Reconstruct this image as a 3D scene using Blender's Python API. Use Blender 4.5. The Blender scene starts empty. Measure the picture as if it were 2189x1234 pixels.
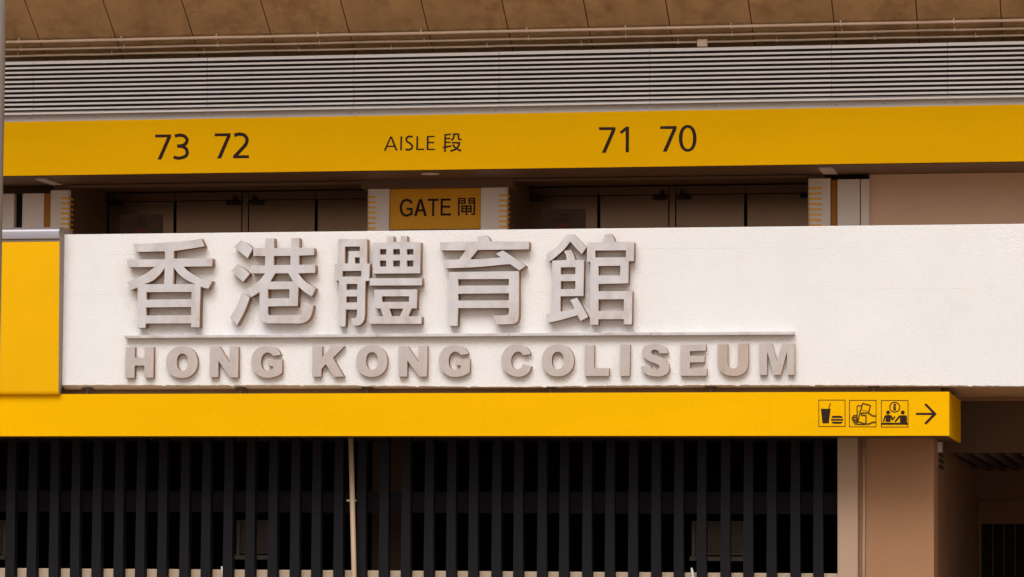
import bpy, bmesh, math, random
from mathutils import Matrix, Vector
random.seed(7)
SC = bpy.context.scene
COL = SC.collection

# ------------------------------------------------------------------ camera, sky, sun, exposure
# X runs along the facade (0 = left end of the white parapet), Y into the building
# (0 = face of the parapet), Z up from the ground.  All in metres.
CAM = (14.36996, -45.0, 1.65)
RX = (0.9834593917784674, 0.181023098103993, 0.006185683111743113)
DN = (-0.00798931582921555, 0.07747112086385202, -0.9969625851879695)
FW = (-0.18095246766846765, 0.9804227982788499, 0.07763595210829594)
FPX, PW, PH = 7587.616, 2189.0, 1234.0
cam = bpy.data.cameras.new('camera')
camo = bpy.data.objects.new('camera', cam)
COL.objects.link(camo)
camo.matrix_world = Matrix(((RX[0], -DN[0], -FW[0], CAM[0]), (RX[1], -DN[1], -FW[1], CAM[1]),
                            (RX[2], -DN[2], -FW[2], CAM[2]), (0, 0, 0, 1)))
cam.sensor_width = 36.0
cam.lens = FPX * 36.0 / PW
cam.clip_end = 6000
SC.camera = camo

SUN_EL, SUN_AZ = math.radians(45), math.radians(-12)     # from the front, a little from the left
world = bpy.data.worlds.new('World')
SC.world = world
world.use_nodes = True
nt = world.node_tree
sky = nt.nodes.new('ShaderNodeTexSky')
sky.sky_type = 'NISHITA'
sky.sun_disc = False
sky.sun_elevation = SUN_EL
sky.sun_rotation = math.pi + SUN_AZ
sky.dust_density = 4.0
hs = nt.nodes.new('ShaderNodeHueSaturation')
hs.inputs['Saturation'].default_value = 0.22          # a grey, overcast sky
nt.links.new(sky.outputs[0], hs.inputs['Color'])
bg = nt.nodes['Background']
tn = nt.nodes.new('ShaderNodeMix')                    # warm tint added to the sky light to warm the shadows
tn.data_type = 'RGBA'
tn.blend_type = 'MULTIPLY'
tn.inputs[0].default_value = 1.0
tn.inputs[7].default_value = (1.0, 0.915, 0.82, 1)
nt.links.new(hs.outputs[0], tn.inputs[6])
nt.links.new(tn.outputs[2], bg.inputs[0])
bg.inputs[1].default_value = 0.115
sun = bpy.data.lights.new('sun', 'SUN')
sun.energy = 1.5
sun.angle = math.radians(32)
sun.color = (1.0, 1.0, 0.99)
suno = bpy.data.objects.new('sun', sun)
COL.objects.link(suno)
sd = Vector((math.sin(SUN_AZ) * math.cos(SUN_EL), -math.cos(SUN_AZ) * math.cos(SUN_EL), math.sin(SUN_EL)))
suno.location = sd * 60
suno.rotation_euler = sd.to_track_quat('Z', 'Y').to_euler()
SC.view_settings.view_transform = 'Standard'
SC.view_settings.look = 'None'
SC.view_settings.gamma = 1
SC.view_settings.use_curve_mapping = False
SC.view_settings.exposure = 0.05


# ------------------------------------------------------------------ survey: a point of the photo on the plane Y
def at(px, py, Y):
    a, b = px - PW / 2, py - PH / 2
    d = [a * RX[i] + b * DN[i] + FPX * FW[i] for i in range(3)]
    t = (Y - CAM[1]) / d[1]
    return CAM[0] + d[0] * t, CAM[2] + d[2] * t


def onx(px, py, X):                       # ... and on the plane X
    a, b = px - PW / 2, py - PH / 2
    d = [a * RX[i] + b * DN[i] + FPX * FW[i] for i in range(3)]
    t = (X - CAM[0]) / d[0]
    return CAM[1] + d[1] * t, CAM[2] + d[2] * t


# ------------------------------------------------------------------ materials
def lin(c):
    return tuple(((v / 255) / 12.92 if v / 255 < 0.04045 else ((v / 255 + 0.055) / 1.055) ** 2.4) for v in c)


def mat(name, col, rough=0.6, metal=0.0, var=0.06, vscale=2.0, stretch=(1, 1, 1), bump=0.0, bscale=60.0, dirt=None,
        dscale=3.0, dlo=0.55, dhi=0.75, spec=0.5, fine=0.03):
    m = bpy.data.materials.new(name)
    m.use_nodes = True
    t = m.node_tree
    N, L = t.nodes, t.links
    b = N['Principled BSDF']
    b.inputs['Roughness'].default_value = rough
    b.inputs['Metallic'].default_value = metal
    b.inputs['Specular IOR Level'].default_value = spec
    tc = N.new('ShaderNodeTexCoord')
    mp = N.new('ShaderNodeMapping')
    mp.inputs['Scale'].default_value = stretch
    L.new(tc.outputs['Object'], mp.inputs[0])
    n1 = N.new('ShaderNodeTexNoise')
    n1.inputs['Scale'].default_value = vscale
    n1.inputs['Detail'].default_value = 6
    L.new(mp.outputs[0], n1.inputs['Vector'])
    n2 = N.new('ShaderNodeTexNoise')
    n2.inputs['Scale'].default_value = 45
    n2.inputs['Detail'].default_value = 3
    L.new(tc.outputs['Object'], n2.inputs['Vector'])
    mr = N.new('ShaderNodeMapRange')
    mr.inputs[1].default_value, mr.inputs[2].default_value = 0.3, 0.7
    mr.inputs[3].default_value, mr.inputs[4].default_value = 1 - var, 1 + var
    L.new(n1.outputs[0], mr.inputs[0])
    mr2 = N.new('ShaderNodeMapRange')
    mr2.inputs[1].default_value, mr2.inputs[2].default_value = 0.3, 0.7
    mr2.inputs[3].default_value, mr2.inputs[4].default_value = 1 - fine, 1 + fine
    L.new(n2.outputs[0], mr2.inputs[0])
    mu = N.new('ShaderNodeMath')
    mu.operation = 'MULTIPLY'
    L.new(mr.outputs[0], mu.inputs[0])
    L.new(mr2.outputs[0], mu.inputs[1])
    vm = N.new('ShaderNodeVectorMath')
    vm.operation = 'SCALE'
    vm.inputs[0].default_value = col
    L.new(mu.outputs[0], vm.inputs['Scale'])
    out = vm.outputs[0]
    if dirt:
        nd = N.new('ShaderNodeTexNoise')
        nd.inputs['Scale'].default_value = dscale
        nd.inputs['Detail'].default_value = 8
        nd.inputs['Roughness'].default_value = 0.65
        L.new(mp.outputs[0], nd.inputs['Vector'])
        rd = N.new('ShaderNodeMapRange')
        rd.inputs[1].default_value, rd.inputs[2].default_value = dlo, dhi
        rd.inputs[3].default_value, rd.inputs[4].default_value = 0.0, dirt[3]
        L.new(nd.outputs[0], rd.inputs[0])
        mx = N.new('ShaderNodeMix')
        mx.data_type = 'RGBA'
        L.new(rd.outputs[0], mx.inputs[0])
        L.new(out, mx.inputs[6])
        mx.inputs[7].default_value = (*dirt[:3], 1)
        out = mx.outputs[2]
    L.new(out, b.inputs['Base Color'])
    if bump:
        nb = N.new('ShaderNodeTexNoise')
        nb.inputs['Scale'].default_value = bscale
        nb.inputs['Detail'].default_value = 5
        L.new(tc.outputs['Object'], nb.inputs['Vector'])
        bp = N.new('ShaderNodeBump')
        bp.inputs['Strength'].default_value = bump
        bp.inputs['Distance'].default_value = 0.02
        L.new(nb.outputs[0], bp.inputs['Height'])
        L.new(bp.outputs[0], b.inputs['Normal'])
    return m


M = {}
M['stucco'] = mat('white_stucco', (0.81, 0.81, 0.835), 0.9, var=0.03, vscale=0.7, bump=0.5, bscale=60,
                  dirt=(0.66, 0.62, 0.59, 0.35), dscale=1.1, dlo=0.56, dhi=0.8, spec=0.15, fine=0.02)
M['stucco_edge'] = mat('concrete_underside', (0.55, 0.36, 0.22), 0.9, var=0.12, vscale=1.5, bump=0.3, bscale=30, spec=0.1)
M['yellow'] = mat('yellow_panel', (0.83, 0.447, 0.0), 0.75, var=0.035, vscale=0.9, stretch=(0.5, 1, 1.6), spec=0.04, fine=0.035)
M['yellow_box'] = mat('yellow_box_paint', (0.83, 0.447, 0.003), 0.7, var=0.03, vscale=1.2, spec=0.06, fine=0.03)
M['ink'] = mat('dark_brown_lettering', (0.022, 0.007, 0.004), 0.6, var=0.05, spec=0.2)
M['letter'] = mat('weathered_metal', (0.585, 0.57, 0.605), 0.5, metal=0.2, var=0.09, vscale=5.0, stretch=(1, 1, 0.6),
                  dirt=(0.42, 0.33, 0.28, 0.65), dscale=3.2, dlo=0.48, dhi=0.7, spec=0.35)
M['return'] = mat('shade_brown_return', (0.36, 0.205, 0.12), 0.6, metal=0.1, var=0.08, vscale=5.0, spec=0.3)  # shade and warm bounce on the letter sides, put into the colour
M['slat'] = mat('grey_aluminium_slat', (0.71, 0.685, 0.705), 0.5, metal=0.1, var=0.05, vscale=1.5, spec=0.4)
M['louvre_back'] = mat('dark_louvre_back', (0.055, 0.034, 0.036), 0.8, var=0.1)
M['flash'] = mat('grey_flashing', (0.46, 0.44, 0.45), 0.5, metal=0.1, var=0.06, vscale=1.2, spec=0.4)
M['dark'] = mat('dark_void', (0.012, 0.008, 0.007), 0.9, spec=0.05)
M['soffit'] = mat('bare_concrete', (0.545, 0.35, 0.185), 0.9, var=0.13, vscale=2.2, stretch=(1, 0.7, 1), bump=0.35, bscale=14,
                  dirt=(0.24, 0.12, 0.06, 0.7), dscale=2.0, dlo=0.48, dhi=0.72, spec=0.1)
M['rust'] = mat('rusty_joint', (0.11, 0.05, 0.025), 0.9, var=0.2, vscale=4)
M['conduit'] = mat('conduit_metal', (0.72, 0.54, 0.40), 0.5, metal=0.1, var=0.12, vscale=2.0)
M['white'] = mat('white_plastic', (0.8, 0.78, 0.72), 0.5)
M['clad'] = mat('pale_cladding', (0.68, 0.65, 0.65), 0.5, metal=0.05, var=0.05, vscale=1.5, spec=0.35)
M['stripe'] = mat('yellow_stripe', (0.80, 0.44, 0.03), 0.5, var=0.04, spec=0.3)
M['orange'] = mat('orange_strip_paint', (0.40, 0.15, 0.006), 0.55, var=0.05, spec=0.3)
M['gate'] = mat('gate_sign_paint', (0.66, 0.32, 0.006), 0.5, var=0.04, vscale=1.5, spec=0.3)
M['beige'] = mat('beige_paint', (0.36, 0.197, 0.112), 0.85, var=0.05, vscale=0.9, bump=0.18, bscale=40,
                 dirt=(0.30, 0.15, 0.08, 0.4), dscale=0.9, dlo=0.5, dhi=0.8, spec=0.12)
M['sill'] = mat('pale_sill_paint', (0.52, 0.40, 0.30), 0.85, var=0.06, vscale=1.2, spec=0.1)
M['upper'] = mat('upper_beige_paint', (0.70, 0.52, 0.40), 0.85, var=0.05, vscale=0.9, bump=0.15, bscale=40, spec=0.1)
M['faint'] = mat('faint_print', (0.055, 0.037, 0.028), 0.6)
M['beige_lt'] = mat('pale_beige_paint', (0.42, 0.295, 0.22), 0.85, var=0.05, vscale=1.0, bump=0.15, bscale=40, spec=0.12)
M['bronze'] = mat('bronze_metal', (0.145, 0.088, 0.055), 0.22, metal=0.75, var=0.07, vscale=1.2, spec=0.5)
M['bronze_dk'] = mat('dark_bronze', (0.09, 0.06, 0.045), 0.5, metal=0.4, var=0.08, vscale=1.5)
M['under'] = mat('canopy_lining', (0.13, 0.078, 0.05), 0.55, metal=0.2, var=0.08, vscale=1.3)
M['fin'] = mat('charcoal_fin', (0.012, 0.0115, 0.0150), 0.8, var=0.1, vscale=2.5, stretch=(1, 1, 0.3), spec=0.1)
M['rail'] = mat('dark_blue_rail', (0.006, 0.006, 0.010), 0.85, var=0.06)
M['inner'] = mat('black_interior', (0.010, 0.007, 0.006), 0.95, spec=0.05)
M['cap'] = mat('satin_aluminium', (0.32, 0.30, 0.345), 0.36, metal=0.55, var=0.03, vscale=1.0)
M['capside'] = mat('brown_grey_side', (0.30, 0.235, 0.20), 0.6, metal=0.1, var=0.05)
M['pipe'] = mat('cream_pipe', (0.52, 0.38, 0.26), 0.55, var=0.08, vscale=2.5)
M['ac'] = mat('grey_casing', (0.09, 0.07, 0.06), 0.6, var=0.08)
M['pole'] = mat('grey_pole', (0.22, 0.18, 0.155), 0.55, metal=0.1, var=0.06, vscale=2.0)
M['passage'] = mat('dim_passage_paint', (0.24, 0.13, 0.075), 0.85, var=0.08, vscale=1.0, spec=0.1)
M['notice'] = mat('notice_grey', (0.11, 0.078, 0.06), 0.6, var=0.05)
M['red'] = mat('red_print', (0.35, 0.03, 0.02), 0.6)
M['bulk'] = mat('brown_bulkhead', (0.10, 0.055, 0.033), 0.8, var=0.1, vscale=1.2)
M['paving'] = mat('paving', (0.33, 0.25, 0.18), 0.9, var=0.12, vscale=0.4, bump=0.2, bscale=20)
M['slot'] = mat('slot_black', (0.006, 0.004, 0.004), 0.9)


# ------------------------------------------------------------------ object helpers
def tag(o, label=None, cat=None, group=None, kind=None):
    if label: o['label'] = label
    if cat: o['category'] = cat
    if group: o['group'] = group
    if kind: o['kind'] = kind
    return o


def wloc(o):
    v = Vector((0, 0, 0))
    while o:
        v += o.location
        o = o.parent
    return v


def link(name, bm, m, parent=None, base=None, smooth=False):
    """one mesh object; vertices arrive in world metres, base = where its origin goes"""
    off = wloc(parent) if parent else Vector((0, 0, 0))
    b = Vector(base) if base is not None else off
    me = bpy.data.meshes.new(name)
    bmesh.ops.recalc_face_normals(bm, faces=bm.faces)
    for v in bm.verts:
        v.co -= b
    bm.to_mesh(me)
    bm.free()
    if smooth:
        for p in me.polygons:
            p.use_smooth = True
    o = bpy.data.objects.new(name, me)
    o.data.materials.append(m)
    COL.objects.link(o)
    if parent:
        o.parent = parent
    o.location = b - off
    return o


def thing(name, loc, label, cat, group=None):
    o = bpy.data.objects.new(name, None)
    o.empty_display_size = 0.2
    COL.objects.link(o)
    o.location = loc
    return tag(o, label, cat, group)


def add_box(bm, x0, x1, y0, y1, z0, z1, bev=0.0, seg=2, only=None):
    b2 = bmesh.new()
    vs = [b2.verts.new(c) for c in ((x0, y0, z0), (x1, y0, z0), (x1, y1, z0), (x0, y1, z0),
                                    (x0, y0, z1), (x1, y0, z1), (x1, y1, z1), (x0, y1, z1))]
    for f in ((0, 3, 2, 1), (4, 5, 6, 7), (0, 1, 5, 4), (1, 2, 6, 5), (2, 3, 7, 6), (3, 0, 4, 7)):
        b2.faces.new([vs[i] for i in f])
    if bev:
        ed = b2.edges[:]
        if only == 'v':
            ed = [e for e in ed if abs(e.verts[0].co.z - e.verts[1].co.z) > 1e-6]
        bmesh.ops.bevel(b2, geom=ed, offset=bev, segments=seg, affect='EDGES', profile=0.5)
    me = bpy.data.meshes.new('tmp')
    b2.to_mesh(me)
    b2.free()
    bm.from_mesh(me)
    bpy.data.meshes.remove(me)
    return bm


def box(name, x0, x1, y0, y1, z0, z1, m, parent=None, bev=0.0, only=None, base=None, seg=2):
    if parent is None and base is None:
        base = ((x0 + x1) / 2, (y0 + y1) / 2, z0)
    return link(name, add_box(bmesh.new(), x0, x1, y0, y1, z0, z1, bev, seg, only), m, parent, base)


def add_tube(bm, pts, r, n=10):
    rings = []
    for i, p in enumerate(pts):
        p = Vector(p)
        a = Vector(pts[max(i - 1, 0)])
        b = Vector(pts[min(i + 1, len(pts) - 1)])
        d = (b - a).normalized()
        u = d.cross(Vector((0.13, 0.2, 1)) if abs(d.z) < 0.9 else Vector((1, 0.1, 0))).normalized()
        w = d.cross(u)
        rr = r[i] if isinstance(r, (list, tuple)) else r
        rings.append([bm.verts.new(p + u * rr * math.cos(2 * math.pi * k / n) + w * rr * math.sin(2 * math.pi * k / n))
                      for k in range(n)])
    for A, B in zip(rings, rings[1:]):
        for k in range(n):
            bm.faces.new((A[k], A[(k + 1) % n], B[(k + 1) % n], B[k]))
    bm.faces.new(rings[0][::-1])
    bm.faces.new(rings[-1])
    return bm


def smooth_poly(pts, n=6):
    """(x,y) = corner, (x,y,1) = point of a smooth curve (Catmull-Rom through its neighbours)"""
    out = []
    N = len(pts)
    for i in range(N):
        p1, p2 = pts[i], pts[(i + 1) % N]
        out.append((p1[0], p1[1]))
        if len(p1) < 3 and len(p2) < 3:
            continue
        p0 = pts[i - 1] if len(p1) > 2 else p1
        p3 = pts[(i + 2) % N] if len(p2) > 2 else p2
        for k in range(1, n):
            t = k / n
            f = lambda a, b, c, d: 0.5 * (2 * b + (c - a) * t + (2 * a - 5 * b + 4 * c - d) * t * t + (3 * b - a - 3 * c + d) * t ** 3)
            out.append((f(p0[0], p1[0], p2[0], p3[0]), f(p0[1], p1[1], p2[1], p3[1])))
    return out


def smooth_line(pts, n=6):
    out = []
    N = len(pts)
    for i in range(N - 1):
        p1, p2 = pts[i], pts[i + 1]
        out.append((p1[0], p1[1]))
        if len(p1) < 3 and len(p2) < 3:
            continue
        p0 = pts[i - 1] if len(p1) > 2 and i > 0 else p1
        p3 = pts[i + 2] if len(p2) > 2 and i + 2 < N else p2
        for k in range(1, n):
            t = k / n
            f = lambda a, b, c, d: 0.5 * (2 * b + (c - a) * t + (2 * a - 5 * b + 4 * c - d) * t * t + (3 * b - a - 3 * c + d) * t ** 3)
            out.append((f(p0[0], p1[0], p2[0], p3[0]), f(p0[1], p1[1], p2[1], p3[1])))
    out.append(pts[-1][:2])
    return out


def stroke_poly(pts, w):
    """outline of a brush stroke of width w along a polyline, mitred, square ends"""
    P = [Vector(p) for p in smooth_line(pts)]
    L, R = [], []
    for i, p in enumerate(P):
        d1 = (P[i] - P[i - 1]).normalized() if i else (P[1] - P[0]).normalized()
        d2 = (P[i + 1] - P[i]).normalized() if i < len(P) - 1 else d1
        n1, n2 = Vector((-d1.y, d1.x)), Vector((-d2.y, d2.x))
        n = (n1 + n2)
        n = n / max(n.length, 1e-6)
        k = 1 / max(n.dot(n1), 0.5)
        L.append(p + n * w / 2 * k)
        R.append(p - n * w / 2 * k)
    return [tuple(v) for v in L + R[::-1]]


def ellipse(cx, cy, rx, ry, e=2.0, n=40):
    out = []
    for k in range(n):
        a = 2 * math.pi * k / n
        c, s = math.cos(a), math.sin(a)
        out.append((cx + rx * math.copysign(abs(c) ** (2 / e), c), cy + ry * math.copysign(abs(s) ** (2 / e), s)))
    return out


def extrude_outline(loops, y0, y1):
    """loops: outlines and holes in facade metres (X, Z); fills them (even-odd) and extrudes between y0 (front) and y1"""
    cu = bpy.data.curves.new('tmp', 'CURVE')
    cu.dimensions = '2D'
    cu.fill_mode = 'BOTH'
    cu.extrude = (y1 - y0) / 2
    for lp in loops:
        sp = cu.splines.new('POLY')
        sp.points.add(len(lp) - 1)
        for q, (x, z) in zip(sp.points, lp):
            q.co = (x, z, 0, 1)
        sp.use_cyclic_u = True
    ob = bpy.data.objects.new('tmp', cu)
    COL.objects.link(ob)
    dg = bpy.context.evaluated_depsgraph_get()
    me = bpy.data.meshes.new_from_object(ob.evaluated_get(dg))
    bpy.data.objects.remove(ob)
    bpy.data.curves.remove(cu)
    bm = bmesh.new()
    bm.from_mesh(me)
    bpy.data.meshes.remove(me)
    bmesh.ops.remove_doubles(bm, verts=bm.verts, dist=1e-5)
    ym = (y0 + y1) / 2
    for v in bm.verts:
        v.co = Vector((v.co.x, ym - v.co.z, v.co.y))
    return bm


def join_bm(list_of_bm):
    bm = bmesh.new()
    for b in list_of_bm:
        me = bpy.data.meshes.new('tmp')
        b.to_mesh(me)
        b.free()
        bm.from_mesh(me)
        bpy.data.meshes.remove(me)
    return bm


def drawn(org, sc, Y):                     # sketch units -> facade metres on plane Y
    return lambda p: at(org[0] + p[0] / sc, org[1] + p[1] / sc, Y)


def flat_print(name, pieces, org, sc, Y, m, parent, th=0.0025):
    """flat lettering lying on plane Y; every piece is (kind, ...) and sits a hair prouder than the one before"""
    f = drawn(org, sc, Y)
    out = []
    for i, pc in enumerate(pieces):
        if pc[0] == 's':
            loops = [stroke_poly(pc[1], pc[2])]
        elif pc[0] == 'p':
            loops = [smooth_poly(l) for l in pc[1]]
        elif pc[0] == 'o':
            loops = [ellipse(*l) for l in pc[1]]
        loops = [[f(q) for q in l] for l in loops]
        out.append(extrude_outline(loops, Y - th - 0.0004 * i, Y + 0.001 - 0.00005 * i))
    return link(name, join_bm(out), m, parent)


# ------------------------------------------------------------------ setting: ground, concourse deck, dark room
bm = bmesh.new()
bmesh.ops.create_grid(bm, x_segments=8, y_segments=8, size=2500)
tag(link('ground', bm, M['paving'], base=(0, 0, 0)), kind='structure')
tag(box('concourse_floor', -8, 24, 0.205, 12.3, 3.945, 4.85, M['stucco_edge']), kind='structure')
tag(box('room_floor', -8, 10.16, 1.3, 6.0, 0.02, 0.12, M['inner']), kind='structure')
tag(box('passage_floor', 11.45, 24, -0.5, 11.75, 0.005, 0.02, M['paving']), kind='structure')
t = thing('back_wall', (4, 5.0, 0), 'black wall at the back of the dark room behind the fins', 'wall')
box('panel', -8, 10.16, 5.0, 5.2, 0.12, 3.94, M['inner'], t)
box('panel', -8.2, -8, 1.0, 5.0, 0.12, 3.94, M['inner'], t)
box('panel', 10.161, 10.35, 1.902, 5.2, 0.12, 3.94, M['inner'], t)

# ------------------------------------------------------------------ white parapet with its ragged lower edge
ZT = 5.98
sag = [(-0.2, 3.985), (0.04, 3.985), (2.1, 3.975), (3.5, 3.970), (4.7, 3.956), (6.0, 3.942), (7.3, 3.952), (8.7, 3.958),
       (10.3, 3.950), (12.6, 3.934), (22, 3.93)]


def zsag(x):
    for (a, b), (c, d) in zip(sag, sag[1:]):
        if a <= x <= c:
            return b + (d - b) * (x - a) / (c - a)
    return 3.93


t = tag(bpy.data.objects.new('parapet_wall', None), 'long white stucco wall carrying the raised metal lettering', 'wall')
COL.objects.link(t)
t.location = (6, 0, 3.95)
bm = bmesh.new()
cols = []
x = 0.012
while x < 22:
    jag = random.uniform(-0.004, 0.004) + (random.uniform(-0.016, -0.004) if random.random() < 0.05 else 0)
    zb = zsag(x) + jag
    w1 = 5.705 + 0.006 * math.sin(x * 1.7) + 0.004 * math.sin(x * 4.1 + 1)
    w2 = 5.175 + 0.006 * math.sin(x * 1.3 + 2) + 0.004 * math.sin(x * 5.3)
    e1, e2 = 0.0009 + 0.0008 * math.sin(x * 0.9), 0.0009 + 0.0008 * math.sin(x * 1.1 + 1.5)
    prof = ((-e1, ZT - 0.006), (-e1, w1), (0.0, w1 - 0.003), (0.0, w2), (e2, w2 - 0.003), (e2, zb), (0.2, 3.93), (0.2, ZT), (0.006 - e1, ZT))
    cols.append([bm.verts.new((x, y, z)) for y, z in prof])
    x += random.uniform(0.02, 0.06)
for A, B in zip(cols, cols[1:]):
    for i in range(len(A)):
        j = (i + 1) % len(A)
        bm.faces.new((A[i], B[i], B[j], A[j]))
bm.faces.new(cols[0])
bm.faces.new(cols[-1][::-1])
link('wall_face', bm, M['stucco'], t)

box('drop_beam', -4.5, 11.55, 0.34, 0.54, 3.858, 3.944, M['stucco_edge'], t)

# ------------------------------------------------------------------ raised Chinese characters
CH = {}
CH['香'] = ((250, 490), [
    ([[(175, 162), (300, 158, 1), (480, 150, 1), (760, 130, 1), (925, 105), (962, 188), (800, 215, 1), (624, 240), (623, 323),
       (1048, 323), (1048, 408), (727, 412), (790, 468, 1), (880, 520, 1), (965, 553, 1), (1047, 570), (1005, 655), (960, 645, 1),
       (918, 630), (908, 1080), (815, 1078), (813, 1035), (315, 1037), (312, 1085), (220, 1085), (228, 640), (152, 670), (108, 580),
       (200, 547, 1), (290, 505, 1), (360, 460, 1), (415, 415), (118, 418), (110, 335), (527, 330), (527, 243), (420, 246, 1), (205, 250)],
      [(297, 605), (380, 572, 1), (440, 527, 1), (490, 472, 1), (524, 420), (520, 605)],
      [(622, 418), (665, 477, 1), (720, 528, 1), (790, 572, 1), (862, 602), (615, 605)],
      [(322, 692), (820, 690), (818, 769), (321, 775)],
      [(320, 860), (816, 856), (815, 945), (319, 950)]])])
CH['港'] = ((470, 490), [
    ([[(228, 125), (300, 158, 1), (362, 212), (305, 320), (155, 195)]]),
    ([[(187, 388), (260, 430, 1), (328, 490), (255, 580), (125, 460)]]),
    ([[(240, 700), (328, 748), (300, 830, 1), (262, 920, 1), (190, 1055), (110, 970), (165, 880, 1), (205, 800, 1)]]),
    ([[(503, 100), (597, 100), (594, 207), (780, 207), (782, 98), (873, 98), (870, 205), (1037, 207), (1037, 285), (870, 290),
       (868, 392), (1048, 392), (1048, 480), (860, 485), (905, 545, 1), (965, 595, 1), (1052, 650), (1012, 742), (930, 690, 1),
       (862, 632), (855, 845), (527, 849), (527, 920), (533, 940, 1), (555, 948), (865, 945), (902, 932, 1), (916, 895, 1), (935, 803),
       (1025, 838), (1015, 910, 1), (985, 980, 1), (940, 1022, 1), (880, 1037), (530, 1035), (475, 1015, 1), (442, 975, 1), (432, 915),
       (437, 690), (345, 748), (300, 655), (390, 602, 1), (450, 547, 1), (497, 486), (342, 487), (345, 400), (497, 400), (498, 297),
       (368, 293), (368, 207), (500, 207)],
      [(592, 295), (776, 293), (775, 393), (590, 395)],
      [(607, 485), (752, 485), (805, 575), (553, 576)],
      [(527, 662), (765, 660), (762, 760), (527, 762)]])])
CH['體'] = ((690, 490), [
    ([[(167, 110), (487, 108), (483, 378), (515, 380), (511, 567), (467, 570), (463, 930), (455, 990, 1), (430, 1035, 1), (390, 1058, 1),
       (335, 1063), (310, 980), (352, 975, 1), (372, 955, 1), (377, 883), (253, 883), (248, 1070), (172, 1070), (178, 567), (127, 565),
       (128, 385), (165, 380)],
      [(243, 192), (408, 190), (408, 240), (287, 243), (282, 378), (240, 378)],
      [(352, 310), (406, 310), (406, 378), (352, 378)],
      [(215, 460), (425, 458), (423, 520), (213, 522)],
      [(260, 602), (380, 602), (378, 665), (258, 667)],
      [(258, 740), (378, 740), (377, 805), (256, 808)]]),
    ([[(703, 78), (777, 78), (775, 142), (855, 142), (857, 76), (925, 76), (925, 140), (1075, 145), (1070, 485), (553, 490), (552, 150), (703, 147)]]
     + [[(x0, y0), (x1, y0 - 1), (x1, y1 - 1), (x0, y1)] for x0, x1 in ((627, 697), (772, 848), (922, 996)) for y0, y1 in ((220, 281), (345, 412))]),
    ([[(516, 540), (1090, 538), (1090, 618), (515, 620)]]),
    ([[(565, 665), (1037, 663), (1032, 870), (975, 872), (938, 957), (1085, 960), (1085, 1040), (503, 1040), (505, 960), (663, 957), (635, 872), (567, 870)],
      [(650, 738), (948, 738), (946, 798), (650, 800)],
      [(730, 873), (885, 873), (845, 957), (757, 957)]])])
CH['育'] = ((915, 490), [
    ([[(540, 80), (640, 68), (668, 98, 1), (685, 135), (1110, 137), (1108, 222), (545, 228), (460, 332), (620, 328, 1), (800, 310), (745, 272),
       (823, 234), (1075, 400), (1003, 455), (905, 385), (800, 392, 1), (560, 415, 1), (190, 432), (175, 340), (340, 333), (415, 233),
       (133, 233), (133, 145), (557, 137)]]),
    ([[(228, 472), (998, 462), (998, 930), (988, 1000, 1), (955, 1035, 1), (890, 1045), (750, 1048), (720, 950), (845, 948), (880, 938, 1), (890, 910),
       (890, 866), (330, 868), (325, 1063), (225, 1063)],
      [(330, 550), (890, 548), (888, 618), (330, 622)],
      [(330, 710), (890, 705), (888, 782), (330, 785)]])])
CH['館'] = ((1140, 490), [
    ([[(365, 62), (440, 55), (520, 135, 1), (583, 200), (533, 275), (475, 215, 1), (405, 135), (330, 230, 1), (215, 330, 1), (172, 356), (143, 275),
       (255, 195, 1)]]),
    ([[(338, 240), (415, 228), (445, 285, 1), (460, 338), (557, 342), (550, 735), (298, 738), (297, 908), (450, 877), (437, 835, 1), (405, 780), (480, 752),
       (545, 860, 1), (602, 965), (520, 1010), (485, 945), (330, 990, 1), (165, 1030), (137, 940), (203, 925), (208, 347), (368, 340), (360, 290, 1)],
      [(302, 420), (463, 418), (463, 495), (300, 497)],
      [(302, 572), (463, 570), (462, 657), (300, 660)]]),
    ([[(772, 62), (858, 50), (885, 95, 1), (893, 138), (1108, 143), (1105, 352), (1047, 353), (1045, 595), (715, 603), (715, 682), (1087, 682),
       (1083, 1047), (995, 1047), (995, 988), (715, 990), (713, 1050), (625, 1050), (628, 360), (590, 357), (590, 152), (800, 143), (790, 100, 1)],
      [(680, 235), (1018, 232), (1017, 310), (680, 312)],
      [(715, 405), (957, 402), (955, 510), (715, 510)],
      [(715, 772), (995, 770), (995, 898), (715, 900)]])])
where = {'香': 'above the left end of the bar, first in its row', '港': 'with three loose strokes on its left side',
         '體': 'third in its row, with a small grid of square holes', '育': 'fourth in its row, wide bar on top',
         '館': 'with a pointed roof stroke, last in its row'}


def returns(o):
    """the sheet-metal returns (sides) of a built-up letter carry their shade as a browner colour than its face"""
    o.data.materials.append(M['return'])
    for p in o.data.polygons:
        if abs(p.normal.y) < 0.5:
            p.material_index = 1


FRONT = -0.148
for ch, (org, pieces) in CH.items():
    f = drawn(org, 5.14, FRONT)
    c = f((600, 1080))
    t = thing('sign_character', (c[0], 0.0, c[1]), 'large raised grey metal character %s %s' % (ch, where[ch]), 'sign character',
              'raised Chinese characters on the white wall')
    for loops in pieces:
        lw = [[f(q) for q in smooth_poly(l)] for l in loops]
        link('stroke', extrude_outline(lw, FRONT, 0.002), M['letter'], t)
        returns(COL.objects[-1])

# ------------------------------------------------------------------ raised Latin letters
A, B, C, D = ((250, 700), 4.467), ((650, 700), 4.467), ((1050, 700), 4.467), ((1400, 700), 6.254)


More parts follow.
